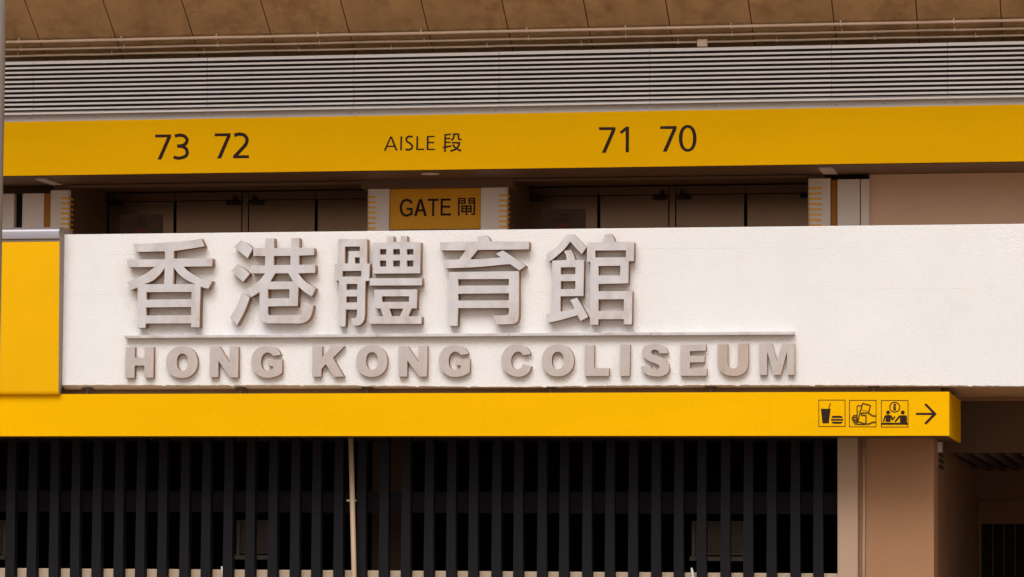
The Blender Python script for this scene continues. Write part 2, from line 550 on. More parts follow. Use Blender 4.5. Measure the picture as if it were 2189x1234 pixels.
def G(dx, dy):
    p = [(1565, 262), (1490, 272), (1470, 250, 1), (1438, 240, 1), (1402, 256, 1), (1380, 295, 1), (1375, 335, 1), (1384, 382, 1), (1410, 410, 1),
         (1442, 415, 1), (1470, 406, 1), (1490, 393), (1490, 370), (1443, 368), (1440, 310), (1578, 308), (1578, 435), (1535, 462, 1), (1480, 478, 1),
         (1430, 482, 1), (1375, 470, 1), (1322, 432, 1), (1290, 382, 1), (1282, 330, 1), (1291, 270, 1), (1322, 218, 1), (1372, 188, 1), (1430, 180, 1),
         (1490, 187, 1), (1537, 212, 1)]
    return [[(q[0] + dx, q[1] + dy) + tuple(q[2:]) for q in p]]


def O(x0, x1, y0, y1, a0, a1, b0, b1):
    return [ellipse((x0 + x1) / 2, (y0 + y1) / 2, (x1 - x0) / 2, (y1 - y0) / 2, 2.2, 56),
            ellipse((a0 + a1) / 2, (b0 + b1) / 2, (a1 - a0) / 2, (b1 - b0) / 2, 2.3, 44)]


E3 = [[(1805, 165), (2052, 163), (2050, 222), (1897, 228), (1897, 270), (2040, 272), (2038, 332), (1897, 335), (1897, 392), (2060, 393), (2057, 462), (1807, 463)]]
LET = [
    ('H', A, [[(82, 190), (170, 188), (168, 290), (263, 290), (263, 188), (350, 188), (347, 480), (261, 481), (262, 365), (168, 365), (167, 482), (77, 482)]],
     'H at the start of the row'),
    ('O', A, O(470, 770, 182, 483, 572, 678, 250, 415), 'O, second of the row, right after the H'),
    ('N', A, [[(888, 185), (980, 183), (1075, 338), (1077, 185), (1160, 185), (1158, 478), (1080, 478), (968, 318), (968, 476), (885, 478)]],
     'N of the first word, between O and G'),
    ('G', A, G(0, 0), 'G ending the first word'),
    ('K', B, [[(80, 180), (172, 180), (170, 285), (268, 180), (385, 180), (275, 290), (382, 470), (285, 472), (208, 352), (165, 397), (165, 470), (78, 472)]],
     'K starting the second word'),
    ('O', B, O(497, 795, 172, 473, 592, 705, 237, 405), 'O right after the K'),
    ('N', B, [[(902, 178), (990, 178), (1092, 332), (1092, 178), (1178, 178), (1175, 470), (1103, 470), (985, 315), (985, 469), (900, 470)]],
     'N of the second word, under the fourth big character'),
    ('G', B, G(5, -8), 'G ending the second word'),
    ('C', C, [[(378, 252), (303, 268), (290, 243, 1), (258, 232, 1), (225, 243, 1), (198, 280, 1), (190, 318, 1), (197, 362, 1), (220, 393, 1), (250, 402, 1),
               (283, 386, 1), (303, 350), (385, 372), (365, 420, 1), (330, 454, 1), (280, 470, 1), (225, 468, 1), (160, 440, 1), (115, 390, 1), (97, 325, 1),
               (107, 255, 1), (145, 197, 1), (200, 167, 1), (260, 162, 1), (320, 180, 1), (358, 214, 1)]], 'C starting the third word'),
    ('O', C, O(485, 790, 163, 468, 578, 693, 233, 400), 'O between C and L'),
    ('L', C, [[(892, 172), (983, 170), (983, 390), (1127, 390), (1122, 463), (892, 465)]], 'L under the last big character'),
    ('I', C, [[(1232, 165), (1325, 165), (1322, 463), (1230, 465)]], 'I, a plain upright between L and S'),
    ('S', C, [[(1690, 245), (1607, 250), (1595, 225, 1), (1568, 213, 1), (1540, 218, 1), (1528, 237, 1), (1545, 258, 1), (1600, 280, 1), (1655, 305, 1), (1690, 340, 1),
               (1702, 385, 1), (1690, 430, 1), (1652, 458, 1), (1605, 469, 1), (1560, 468, 1), (1500, 455, 1), (1460, 430, 1), (1440, 395, 1), (1432, 368), (1517, 360),
               (1527, 385, 1), (1552, 402, 1), (1580, 403, 1), (1603, 390, 1), (1605, 371, 1), (1585, 352, 1), (1540, 333, 1), (1480, 305, 1), (1447, 272, 1), (1438, 235, 1),
               (1450, 195, 1), (1485, 170, 1), (1540, 160, 1), (1600, 162, 1), (1645, 178, 1), (1678, 208, 1)]], 'S between I and E'),
    ('E', C, E3, 'E, the only one of the row'),
    ('U', D, [[(838, 228), (972, 225), (972, 475), (985, 522, 1), (1010, 544, 1), (1040, 550, 1), (1078, 543, 1), (1104, 520, 1), (1112, 472), (1113, 220), (1248, 217),
               (1250, 470), (1235, 550, 1), (1190, 612, 1), (1120, 643, 1), (1040, 648, 1), (950, 633, 1), (890, 592, 1), (850, 535, 1), (838, 468)]],
     'U, browner than its neighbours'),
    ('M', D, [[(1397, 220), (1565, 217), (1633, 455), (1700, 215), (1868, 217), (1868, 635), (1770, 637), (1763, 325), (1684, 635), (1590, 635), (1500, 325), (1500, 637),
               (1397, 637)]], 'M at the right end of the row'),
]
M['letter_small'] = mat('dull_weathered_metal', (0.515, 0.465, 0.46), 0.55, metal=0.2, var=0.09, vscale=5.0, stretch=(1, 1, 0.6),
                        dirt=(0.40, 0.31, 0.26, 0.6), dscale=3.2, dlo=0.48, dhi=0.7, spec=0.3)
M['letter_brown'] = mat('brown_weathered_metal', (0.47, 0.385, 0.345), 0.6, metal=0.2, var=0.08, vscale=5.0, stretch=(1, 1, 0.6), spec=0.3)
for ch, (org, sc), loops, lab in LET:
    f = drawn(org, sc, -0.084)
    lw = [[f(q) for q in smooth_poly(l)] for l in loops]
    cx = sum(q[0] for q in lw[0]) / len(lw[0])
    zb = min(q[1] for q in lw[0])
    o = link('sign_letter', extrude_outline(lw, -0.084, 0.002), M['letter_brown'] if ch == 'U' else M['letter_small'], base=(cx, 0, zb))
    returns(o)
    tag(o, 'raised grey metal capital letter ' + lab, 'sign letter', 'raised Latin letters on the white wall')

# the long bar between the two rows, in lengths butted end to end
t = thing('underline_bar', (0.9, 0, 4.585), 'long thin weathered metal bar running between the two rows of lettering', 'bar')
xs = [0.899, 2.62, 4.31, 6.05, 7.9, 9.735]
for a, b in zip(xs, xs[1:]):
    box('bar_length', a + 0.002, b - 0.002, -0.105, -0.008, 4.590 + random.uniform(-0.0015, 0.0015), 4.630 + random.uniform(-0.003, 0.0), M['letter'], t, 0.004)

# ------------------------------------------------------------------ yellow box at the left end of the parapet
t = thing('sign_box', (-1.0, -0.1, 3.85), 'tall yellow sign box with rounded silver cap at the left end of the white wall', 'sign box')
bm = bmesh.new()                                   # face curls under at the bottom and leans out to the top
prof = [(-0.055, 3.862), (-0.075, 3.853), (-0.10, 3.851), (-0.122, 3.86), (-0.135, 3.88), (-0.14, 3.91), (-0.20, 5.868)]
ra = [bm.verts.new((-4.5, y, z)) for y, z in prof]
rb = [bm.verts.new((0.024, y, z)) for y, z in prof]
for i in range(len(prof) - 1):
    bm.faces.new((ra[i], rb[i], rb[i + 1], ra[i + 1]))
o = link('face_panel', bm, M['yellow_box'], t, smooth=True)
o.data.set_sharp_from_angle(angle=0.6)
bm = bmesh.new()
sp = [(-0.042, 3.868), (-0.08, 3.858), (-0.105, 3.856), (-0.124, 3.868), (-0.136, 3.91), (-0.196, 5.87), (-0.19, 6.03), (-0.16, 6.06), (0.35, 6.06), (0.35, 3.99), (-0.01, 3.99)]
for x0, x1 in ((0.0245, 0.028),):
    a = [bm.verts.new((x0 - 0.01, y, z)) for y, z in sp]
    b = [bm.verts.new((x1, y, z)) for y, z in sp]
    bm.faces.new(a[::-1]); bm.faces.new(b)
    for i in range(len(sp)):
        j = (i + 1) % len(sp)
        bm.faces.new((a[i], a[j], b[j], b[i]))
link('side_panel', bm, M['capside'], t)
bm = bmesh.new()
cp = [(-0.215, 5.902), (-0.228, 5.91), (-0.228, 6.00), (-0.222, 6.025), (-0.205, 6.045), (-0.18, 6.058), (-0.15, 6.064), (0.36, 6.07), (0.36, 5.902)]
a = [bm.verts.new((-4.5, y, z)) for y, z in cp]
b = [bm.verts.new((0.026, y, z)) for y, z in cp]
bm.faces.new(a[::-1]); bm.faces.new(b)
for i in range(len(cp)):
    j = (i + 1) % len(cp)
    bm.faces.new((a[i], a[j], b[j], b[i]))
o = link('cap', bm, M['cap'], t, smooth=True)
o.data.set_sharp_from_angle(angle=0.6)
box('trim', -4.5, 0.024, -0.196, -0.02, 5.872, 5.900, M['capside'], t)

# ------------------------------------------------------------------ lower direction sign (a deep box hung below the parapet)
SX, SZ0, SZ1, SY = 11.684, 3.306, 3.860, -0.05
t = thing('direction_sign', (5, 0, SZ0), 'long yellow direction sign box with three pictograms and an arrow, below the white wall', 'sign')
xs = [-4.5, 2.06, 5.72, 9.40, SX]
for a, b in zip(xs, xs[1:]):
    box('face_panel', a + 0.0003, b - 0.0003, SY, SY + 0.03, SZ0, SZ1, M['yellow'], t)
box('end_panel', SX - 0.031, SX - 0.001, SY + 0.031, 2.50, SZ0, SZ1, M['yellow'], t)
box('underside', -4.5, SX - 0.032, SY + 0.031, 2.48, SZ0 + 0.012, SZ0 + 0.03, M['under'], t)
box('top_panel', -4.5, SX - 0.032, SY + 0.031, 2.48, SZ1 - 0.03, SZ1 - 0.004, M['stucco_edge'], t)
for px in (187, 515, 785, 1177, 1520, 1868):
    x0 = at(px, 832, 0.12)[0]
    bm = add_box(bmesh.new(), x0 - 0.022, x0 + 0.022, 0.10, 0.14, SZ1 - 0.01, 3.925)
    add_box(bm, x0 - 0.07, x0 + 0.07, 0.08, 0.18, 3.925, 3.9435)
    link('hanger', bm, M['bronze_dk'], t)
ORG1, S1 = (1740, 845), 15.636
ORG2 = (1870, 845)


def frame_loops(x0, x1, y0, y1, w):
    return [[(x0, y0), (x1, y0), (x1, y1), (x0, y1)], [(x0 + w, y0 + w), (x1 - w, y0 + w), (x1 - w, y1 - w), (x0 + w, y1 - w)]]


o = flat_print('pictogram', [
    ('p', frame_loops(150, 1052, 152, 1058, 23)),
    ('p', [[(230, 455), (480, 455), (555, 455), (497, 942), (287, 942)]]),
    ('s', [(498, 470), (550, 265)], 27),
    ('p', [[(583, 757), (597, 722, 1), (622, 700, 1), (665, 688), (880, 688), (925, 702, 1), (948, 725, 1), (962, 757)]]),
    ('p', [[(592, 796), (955, 796), (978, 810, 1), (978, 835, 1), (955, 849), (592, 849), (568, 835, 1), (568, 810, 1)]]),
    ('p', [[(585, 888), (965, 888), (942, 925, 1), (915, 942, 1), (870, 952), (665, 952), (628, 940, 1), (603, 920, 1)]]),
], ORG1, S1, SY, M['ink'], t)
o['label'] = 'square pictogram of a drink cup and a burger'
o = flat_print('pictogram', [
    ('p', frame_loops(1177, 2088, 160, 1070, 23)),
    ('s', [(1592, 355), (1478, 353)], 34), ('s', [(1486, 353), (1458, 362, 1), (1443, 385, 1), (1441, 410)], 36), ('s', [(1441, 395), (1444, 930)], 34), ('s', [(1444, 920), (1450, 955, 1), (1470, 977, 1), (1510, 982)], 36), ('s', [(1495, 982), (1700, 980)], 34),
    ('s', [(1480, 540), (1518, 540)], 15),
    ('s', [(1824, 592), (1885, 372)], 36), ('s', [(1884, 385), (1884, 352, 1), (1868, 338, 1), (1840, 328)], 36), ('s', [(1858, 334), (1650, 278)], 36), ('s', [(1668, 282), (1640, 282, 1), (1622, 290, 1), (1612, 312)], 36), ('s', [(1616, 296), (1460, 892)], 36), ('s', [(1452, 882), (1692, 955)], 36),
    ('s', [(1597, 485), (1627, 493)], 15), ('s', [(1650, 499), (1682, 507)], 15), ('s', [(1706, 514), (1740, 523)], 15), ('s', [(1765, 530), (1800, 540)], 15),
    ('s', [(1824, 592), (1615, 592)], 32), ('s', [(1622, 592), (1592, 602, 1), (1580, 630, 1), (1592, 660, 1), (1622, 672)], 32), ('s', [(1615, 672), (1715, 672)], 32), ('s', [(1705, 672), (1730, 680, 1), (1742, 705)], 32), ('s', [(1742, 692), (1741, 880)], 32), ('s', [(1742, 868), (1735, 915, 1), (1702, 968)], 34),
    ('s', [(1815, 592), (1900, 645, 1), (1965, 692), (2072, 694)], 32),
    ('s', [(1690, 962), (1850, 955, 1), (1905, 925, 1), (1965, 900), (2072, 900)], 32),
    ('s', [(1425, 676), (1335, 676)], 26), ('s', [(1345, 676), (1318, 686, 1), (1307, 708, 1), (1306, 745)], 26), ('s', [(1300, 743), (1425, 743)], 26),
    ('s', [(1312, 743), (1286, 755, 1), (1275, 780, 1), (1286, 806, 1), (1312, 818)], 26), ('s', [(1300, 818), (1425, 818)], 26),
    ('s', [(1310, 815), (1314, 850, 1), (1325, 872, 1), (1352, 881)], 26), ('s', [(1340, 881), (1425, 881)], 26),
    ('s', [(1353, 880), (1357, 920, 1), (1368, 945, 1), (1398, 956)], 26), ('s', [(1388, 956), (1440, 956)], 26),
], ORG1, S1, SY, M['ink'], t)
o['label'] = 'square pictogram of a hand holding two tickets'
o = flat_print('pictogram', [
    ('p', frame_loops(208, 1124, 166, 1078, 23)),
    ('o', [(668, 403, 183, 180, 2.0, 48), (668, 403, 148, 146, 2.0, 48)]),
    ('o', [(668, 328, 41, 41, 2.0, 24)]),
    ('p', [[(600, 380), (705, 380), (705, 492), (720, 515), (610, 515), (628, 492), (628, 396), (600, 388)]]),
    ('o', [(445, 577, 65, 65, 2.0, 32)]),
    ('o', [(935, 578, 65, 65, 2.0, 32)]),
    ('p', [[(265, 888), (320, 715, 1), (345, 678, 1), (385, 662), (510, 662), (555, 680, 1), (580, 715, 1), (600, 768), (645, 712, 1), (670, 704, 1), (686, 722, 1),
            (610, 832, 1), (585, 842, 1), (562, 828, 1), (526, 748), (532, 888), (358, 888), (375, 745), (352, 770, 1), (312, 888)]]),
    ('p', [[(660, 868), (790, 708, 1), (815, 685, 1), (855, 674), (1035, 674), (1065, 688, 1), (1076, 720), (1076, 918), (845, 918), (845, 730), (718, 880, 1), (690, 896, 1)]]),
    ('p', [[(222, 922), (1112, 922), (1112, 985), (222, 985)]]),
], ORG2, S1, SY, M['ink'], t)
o['label'] = 'square pictogram of two people at an information counter'
flat_print('arrow', [('p', [[(1375, 590), (1915, 590), (1655, 315), (1712, 268), (2072, 630), (1712, 990), (1655, 935), (1915, 662), (1375, 662)]])],
           ORG2, S1, SY, M['ink'], t)

# ------------------------------------------------------------------ charcoal fins in front of the dark room
FX0, FP = -1.024, 0.3029
t = thing('fin_screen', (4.4, 0.95, 0), 'row of upright charcoal fins below the long yellow direction sign', 'fin screen')


def fin_bm(x):
    bm = bmesh.new()
    lo, hi = 0.02, 3.33
    w0, w1 = 0.142, 0.112
    vs = []
    for z, w in ((lo, w0), (hi, w1)):
        xr = x + 0.112 + (0.012 if z == lo else 0)
        vs.append([bm.verts.new(c) for c in ((xr - w, 0.95, z), (xr, 0.95, z), (xr, 1.09, z), (xr - w, 1.09, z))])
    a, b = vs
    bm.faces.new(a[::-1]); bm.faces.new(b)
    for i in range(4):
        bm.faces.new((a[i], a[(i + 1) % 4], b[(i + 1) % 4], b[i]))
    return bm


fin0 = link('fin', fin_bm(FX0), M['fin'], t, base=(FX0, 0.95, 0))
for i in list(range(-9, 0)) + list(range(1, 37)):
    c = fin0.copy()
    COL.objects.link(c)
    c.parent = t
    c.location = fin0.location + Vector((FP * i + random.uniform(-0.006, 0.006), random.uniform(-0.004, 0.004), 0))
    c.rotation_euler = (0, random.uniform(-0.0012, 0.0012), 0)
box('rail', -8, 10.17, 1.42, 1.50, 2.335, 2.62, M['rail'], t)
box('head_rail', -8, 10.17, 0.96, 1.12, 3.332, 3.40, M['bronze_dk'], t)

t = thing('low_wall', (1, 1.1, 0), 'low beige wall behind the feet of the charcoal fins', 'wall')
bm = bmesh.new()
add_box(bm, -8, 10.175, 1.10, 1.30, 0.02, 1.565, 0.012, 2)
link('wall_face', bm, M['sill'], t)

# things seen dimly between the fins
def air_con(px0, px1, py0, py1, lab):
    Y = 1.9
    x0, z1 = at(px0, py0, Y)
    x1, z0 = at(px1, py1, Y)
    t = thing('air_conditioner', ((x0 + x1) / 2, Y, z0), lab, 'air conditioner', 'air conditioners behind the fins')
    box('casing', x0 + 0.02, x1 - 0.02, Y + 0.04, Y + 0.5, z0 + 0.02, z1 - 0.01, M['bronze_dk'], t)
    n = 12
    for k in range(n):
        z = z0 + 0.07 + (z1 - z0 - 0.12) * k / (n - 1)
        box('grille_slat', x0 + 0.04, x1 - 0.04, Y + 0.005, Y + 0.035, z, z + 0.012, M['ac'], t)
    bm = add_box(bmesh.new(), x0 - 0.02, x0 + 0.025, Y, Y + 0.05, z0, z1)
    add_box(bm, x1 - 0.025, x1 + 0.02, Y, Y + 0.05, z0, z1)
    add_box(bm, x0 + 0.025, x1 - 0.025, Y, Y + 0.05, z1 - 0.03, z1)
    link('surround', bm, M['ac'], t)
    box('ledge', x0 - 0.04, x1 + 0.03, Y - 0.06, Y + 0.3, z0 - 0.06, z0 - 0.002, M['ac'], t)


air_con(-60, 9, 1112, 1187, 'grey air conditioner at the far left edge behind the fins')
air_con(509, 583, 1112, 1187, 'grey air conditioner behind the fins, left of the cream drainpipe')
air_con(1482, 1592, 1114, 1190, 'grey air conditioner behind the fins, below the bar end and the letters')
x0, x1 = at(796, 1000, 2.6)[0], at(862, 1000, 2.6)[0]
t = thing('inner_column', ((x0 + x1) / 2, 2.6, 0.12), 'dim brown column inside the dark room, right of the cream drainpipe', 'column')
box('shaft', x0, x1, 2.6, 3.0, 0.12, 3.94, M['bulk'], t, 0.01, only='v')

# cream drainpipe
xt, xb = at(744 + 6, 935, 0.86)[0], at(752 + 5, 1234, 0.86)[0]
t = thing('drainpipe', (xb, 0.86, 0), 'thin cream drainpipe running down in front of the charcoal fins', 'pipe')
x_low = xt + (xb - xt) * 3.25 / 1.8
link('pipe', add_tube(bmesh.new(), [(x_low, 0.86, 0.02), (xb, 0.86, 1.5), (xt, 0.86, 3.35)], 0.034, 14), M['pipe'], t, smooth=True)
xm, zm = at(750, 1070, 0.86)
bm = add_box(bmesh.new(), xm - 0.062, xm + 0.066, 0.885, 0.91, zm - 0.012, zm + 0.012)
link('clip', bm, M['pipe'], t)
# two short cut stubs standing on the low wall
for px, py0 in ((474, 1211), (1478, 1214)):
    xs_, zs = at(px, py0, 1.06)
    o = link('pipe_stub', add_tube(bmesh.new(), [(xs_ + 0.03, 1.06, zs - 0.16), (xs_ + 0.012, 1.06, zs - 0.05), (xs_, 1.06, zs)], [0.02, 0.018, 0.010], 8), M['white'], base=(xs_, 1.06, zs - 0.16))
    tag(o, 'thin white pipe stub in front of the low beige wall, ' + ('left of the drainpipe' if px < 800 else 'right half of the fins'), 'pipe', 'white pipe stubs')

# ------------------------------------------------------------------ beige pier right of the fins, passage beyond
t = thing('beige_pier', (11, 1.0, 0), 'broad beige pier under the right end of the direction sign', 'pier')
XR = 11.414
xg0, xg1 = at(1834, 1000, 1.0)[0], at(1850, 1000, 1.12)[0]
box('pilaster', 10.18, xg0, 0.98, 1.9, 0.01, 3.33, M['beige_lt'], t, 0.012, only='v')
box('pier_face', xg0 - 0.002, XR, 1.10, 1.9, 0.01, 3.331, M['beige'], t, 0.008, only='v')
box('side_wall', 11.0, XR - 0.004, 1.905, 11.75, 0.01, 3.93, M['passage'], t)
xp = at(1846, 1000, 1.07)[0]
o = link('wall_pipe', add_tube(bmesh.new(), [(xp, 1.072, 0.02), (xp, 1.072, 1.8), (xp + 0.004, 1.072, 2.3), (xp, 1.072, 3.32)], 0.018, 10), M['beige_lt'], base=(xp, 1.07, 0), smooth=True)
tag(o, 'thin beige pipe in the groove at the left side of the broad pier', 'pipe')

# passage: bulkhead, ceiling ribs, back wall with a dark gateway
box_t = thing('bulkhead', (16, 2.55, 3.18), 'dark brown bulkhead right of the yellow sign end', 'bulkhead')
zb = at(2120, 968, 3.35)[1]
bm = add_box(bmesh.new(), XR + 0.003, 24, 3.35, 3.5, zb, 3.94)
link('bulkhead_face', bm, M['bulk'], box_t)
box('edge_strip', XR + 0.003, 24, 3.27, 3.345, 3.90, 3.942, M['beige'], box_t)
t = thing('passage_ceiling', (16, 3.5, zb), 'dark ribbed ceiling of the passage at the right edge', 'ceiling')
box('ceiling_panel', XR, 24, 3.505, 11.75, 3.32, 3.36, M['bulk'], t)
for k in range(14):
    xk = at(2046, 968, 3.52)[0] + k * 0.215
    box('rib', xk, xk + 0.09, 3.51, 11.7, zb - 0.02, 3.318, M['bulk'], t)
YB = 11.8
gx0, gz1 = at(2097, 1120, YB)
t = thing('passage_wall', (14, YB, 0), 'dim brown end wall of the passage with a dark gateway', 'wall')
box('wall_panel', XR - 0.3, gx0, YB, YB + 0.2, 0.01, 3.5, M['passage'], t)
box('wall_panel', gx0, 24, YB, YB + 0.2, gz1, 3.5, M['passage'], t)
t = thing('slatted_gate', (gx0 + 1.5, YB + 0.3, 0), 'black gate of upright slats at the end of the passage', 'gate')
box('backing', gx0 - 0.2, 24, YB + 0.5, YB + 0.6, 0.01, gz1 + 0.3, M['slot'], t)
for px in range(2122, 2290, 24):
    xg = at(px, 1150, YB + 0.3)[0]
    box('slat', xg - 0.012, xg + 0.012, YB + 0.28, YB + 0.32, 0.01, gz1, M['bulk'], t)
pts = []
for px, py in ((2091, 1234), (2091, 1090), (2092, 1080), (2095, 1073), (2101, 1070), (2189, 1069), (2300, 1068)):
    xx, zz = at(px, py, YB - 0.03)
    pts.append((xx, YB - 0.03, zz))
o = link('bent_conduit', add_tube(bmesh.new(), pts, 0.014, 8), M['passage'], base=(pts[0][0], YB, 0), smooth=True)
tag(o, 'thin conduit bent round the corner of the dark gateway', 'conduit')
# vent and bracket on the side wall of the passage
vy0, vz = onx(2007, 968, XR)
t = thing('wall_vent', (XR, vy0, vz - 0.3), 'small vent of three dark slots high on the passage side wall', 'vent')
for k in range(3):
    y0_, z0_ = onx(2008, 967 + 13 * k, XR)
    y1_, z1_ = onx(2017, 976 + 14 * k, XR)
    box('slot', XR - 0.03, XR + 0.004, min(y0_, y1_), max(y0_, y1_), z0_ - 0.05, z0_, M['slot'], t)
yb_, zb_ = onx(2012, 946, XR + 0.04)
o = box('bracket', XR - 0.004, XR + 0.05, yb_ - 0.05, yb_ + 0.06, zb_ - 0.13, zb_, M['clad'])
tag(o, 'small pale bracket on the passage side wall above the vent', 'bracket')

# ------------------------------------------------------------------ upper canopy with the aisle sign
FZ0, FZ1, FY = 7.104, 7.871, 2.9
t = thing('aisle_sign', (6, FY, FZ0), 'long yellow canopy fascia lettered AISLE with numbers 73 72 71 70', 'sign')
xs = [-6, at(1820, 300, FY)[0], 24]
xs = [-6.0, -2.6, 1.5, 5.6, xs[1], 13.9, 24]
for a, b in zip(xs, xs[1:]):
    box('fascia_panel', a + 0.0003, b - 0.0003, FY, FY + 0.04, FZ0, FZ1, M['yellow'], t)
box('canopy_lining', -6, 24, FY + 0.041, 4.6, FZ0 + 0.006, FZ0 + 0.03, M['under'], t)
box('bottom_trim', -6, 24, FY + 0.0405, FY + 0.075, FZ0 - 0.012, FZ0 + 0.005, M['bronze_dk'], t)
SEV = lambda a: ('p', [a])
o = flat_print('numeral', [SEV([(270, 237), (553, 232), (552, 285), (378, 685), (310, 685), (485, 285), (270, 287)]),
                           ('s', [(622, 264), (665, 252, 1), (722, 246, 1), (800, 268, 1), (842, 335, 1), (812, 402, 1), (745, 436, 1), (662, 442)], 58),
                           ('s', [(662, 444), (745, 448, 1), (815, 482, 1), (845, 550, 1), (818, 622, 1), (720, 658, 1), (660, 655, 1), (600, 640)], 58)],
               (300, 260), 8.42, FY, M['ink'], t)
o['label'] = 'dark brown number 73'
o = flat_print('numeral', [SEV([(1340, 215), (1625, 212), (1622, 270), (1455, 665), (1382, 665), (1560, 265), (1340, 267)]),
                           ('s', [(1692, 252), (1740, 234, 1), (1800, 228, 1), (1875, 250, 1), (1920, 318, 1), (1905, 400, 1), (1850, 470, 1), (1700, 628)], 62),
                           SEV([(1670, 612), (1720, 610), (1955, 606), (1955, 660), (1670, 662)])],
               (300, 260), 8.42, FY, M['ink'], t)
o['label'] = 'dark brown number 72'
o = flat_print('numeral', [SEV([(180, 150), (488, 150), (488, 205), (305, 630), (232, 630), (418, 203), (182, 205)]),
                           SEV([(685, 140), (742, 140), (740, 620), (677, 620), (680, 215), (600, 277), (568, 237)])],
               (1260, 255), 8.756, FY, M['ink'], t)
o['label'] = 'dark brown number 71'
o = flat_print('numeral', [SEV([(1325, 133), (1632, 127), (1630, 185), (1447, 608), (1373, 608), (1560, 183), (1325, 184)]),
                           ('o', [(1840, 359, 165, 251, 2.15, 48), (1840, 361, 98, 197, 2.2, 40)])],
               (1260, 255), 8.756, FY, M['ink'], t)
o['label'] = 'dark brown number 70'
o = flat_print('lettering', [
    ('p', [[(213, 600), (352, 283), (398, 283), (522, 597), (482, 597), (445, 517), (292, 519), (252, 600)], [(372, 325), (432, 484), (305, 486)]]),
    SEV([(585, 278), (625, 278), (615, 593), (577, 593)]),
    ('s', [(858, 288), (800, 282, 1), (745, 292, 1), (714, 340, 1), (738, 398, 1), (805, 440, 1), (848, 500, 1), (825, 556, 1), (765, 577, 1), (697, 570)], 42),
    SEV([(942, 272), (980, 272), (975, 553), (1112, 553), (1112, 583), (935, 585)]),
    SEV([(1172, 268), (1345, 268), (1345, 298), (1213, 298), (1213, 400), (1335, 400), (1335, 433), (1212, 433), (1210, 553), (1345, 553), (1345, 583), (1168, 583)])],
    (800, 265), 10.424, FY, M['ink'], t)
o['label'] = 'dark brown word AISLE'
o = flat_print('lettering', [
    ('s', [(1581, 226), (1577, 627)], 40), ('s', [(1563, 247), (1640, 242, 1), (1714, 222)], 34), ('s', [(1590, 325), (1698, 325)], 33),
    ('s', [(1590, 412), (1698, 412)], 33), ('s', [(1530, 522), (1620, 512, 1), (1716, 492)], 36),
    ('s', [(1778, 228), (1774, 290, 1), (1760, 330, 1), (1718, 370)], 36), ('s', [(1756, 229), (1892, 229)], 34),
    ('s', [(1877, 228), (1880, 320), (1892, 346, 1), (1945, 350)], 36), ('s', [(1732, 420), (1913, 420)], 34),
    ('s', [(1898, 412), (1880, 490, 1), (1812, 565, 1), (1695, 606)], 38), ('s', [(1753, 462), (1812, 535, 1), (1936, 602)], 38)],
    (800, 265), 10.424, FY, M['ink'], t)
o['label'] = 'dark brown character 段'

# grey flashing over the fascia, in lengths
joints = [-3.0] + [at(px, 170, 2.82)[0] for px in (72, 443, 756, 1067, 1389, 1778, 2026)] + [15.2, 17.0, 19.2]
for a, b in zip(joints, joints[1:]):
    o = box('flashing_strip', a + 0.0008, b - 0.0008, FY + 0.012, FY + 0.03, FZ1 + 0.001, 8.02, M['flash'], t)
    for fx in (0.03, 0.36 + random.uniform(-0.1, 0.1), 0.97):
        x_ = a + (b - a) * fx
        zs_ = 7.91 + random.uniform(-0.004, 0.004)
        box('screw', x_ - 0.007, x_ + 0.007, FY + 0.008, FY + 0.013, zs_, zs_ + 0.013, M['bronze_dk'], o, 0.002, seg=1)

# louvre panels: twelve bent blades each
LZ, LP, LY = 7.962, 0.065, 2.82
labs = ['grey louvre panel at the left end, cut by the foreground pole', 'long grey louvre panel above both numbers 73 and 72', 'grey louvre panel above the bare stretch between 72 and AISLE',
        'grey louvre panel above the word AISLE', 'grey louvre panel above the number 71', 'long grey louvre panel above the number 70',
        'grey louvre panel above the bare right part of the fascia, between two joints', 'last grey louvre panel at the right edge']
for pi, (a, b) in enumerate(zip(joints, joints[1:])):
    if pi > 7:
        break
    t = thing('louvre_panel', ((a + b) / 2, LY, LZ), labs[pi], 'louvre',
              'louvre panels above the yellow fascia')
    for k in range(12):
        z = LZ + LP * (11 - k)
        h = 0.028 if k else 0.043
        bm = bmesh.new()
        pr = [(LY, z), (LY, z + h), (LY + 0.085, z + h + 0.004), (LY + 0.085, z + h + 0.001), (LY + 0.004, z + h - 0.004), (LY + 0.004, z)]
        dz = random.uniform(-0.0008, 0.0008)
        ra = [bm.verts.new((a + 0.003, y, zz + dz)) for y, zz in pr]
        rb = [bm.verts.new((b - 0.003, y, zz + dz)) for y, zz in pr]
        for i in range(len(pr)):
            j = (i + 1) % len(pr)
            bm.faces.new((ra[i], ra[j], rb[j], rb[i]))
        bm.faces.new(ra[::-1]); bm.faces.new(rb)
        link('slat', bm, M['slat'], t)
    box('backing', a + 0.0005, b - 0.0005, LY + 0.12, LY + 0.14, LZ + 0.01, LZ + 0.755, M['louvre_back'], t)

# ------------------------------------------------------------------ raking concrete soffit above
TS = math.tan(math.radians(33.7))
SY0, SZ0_ = 3.70, 8.615


def zsof(Y):
    return SZ0_ + (SY0 - Y) * TS


def on_soffit(px, py, gap=0.0):
    lo, hi = -5.0, 4.0
    for _ in range(50):
        m_ = (lo + hi) / 2
        if at(px, py, m_)[1] > zsof(m_) - gap:
            hi = m_
        else:
            lo = m_
    return at(px, py, lo)[0], lo, at(px, py, lo)[1]


jx = [on_soffit(px, 2)[0] for px in (53, 223, 391, 558, 729, 899, 1071, 1246, 1419, 1595, 1774, 1953, 2138)]
pitch = (jx[-1] - jx[0]) / 12
t = thing('concrete_soffit', (6, SY0, SZ0_), 'raking bare concrete underside above the louvres, ribbed by dark joints', 'soffit')
YOUT = -3.5


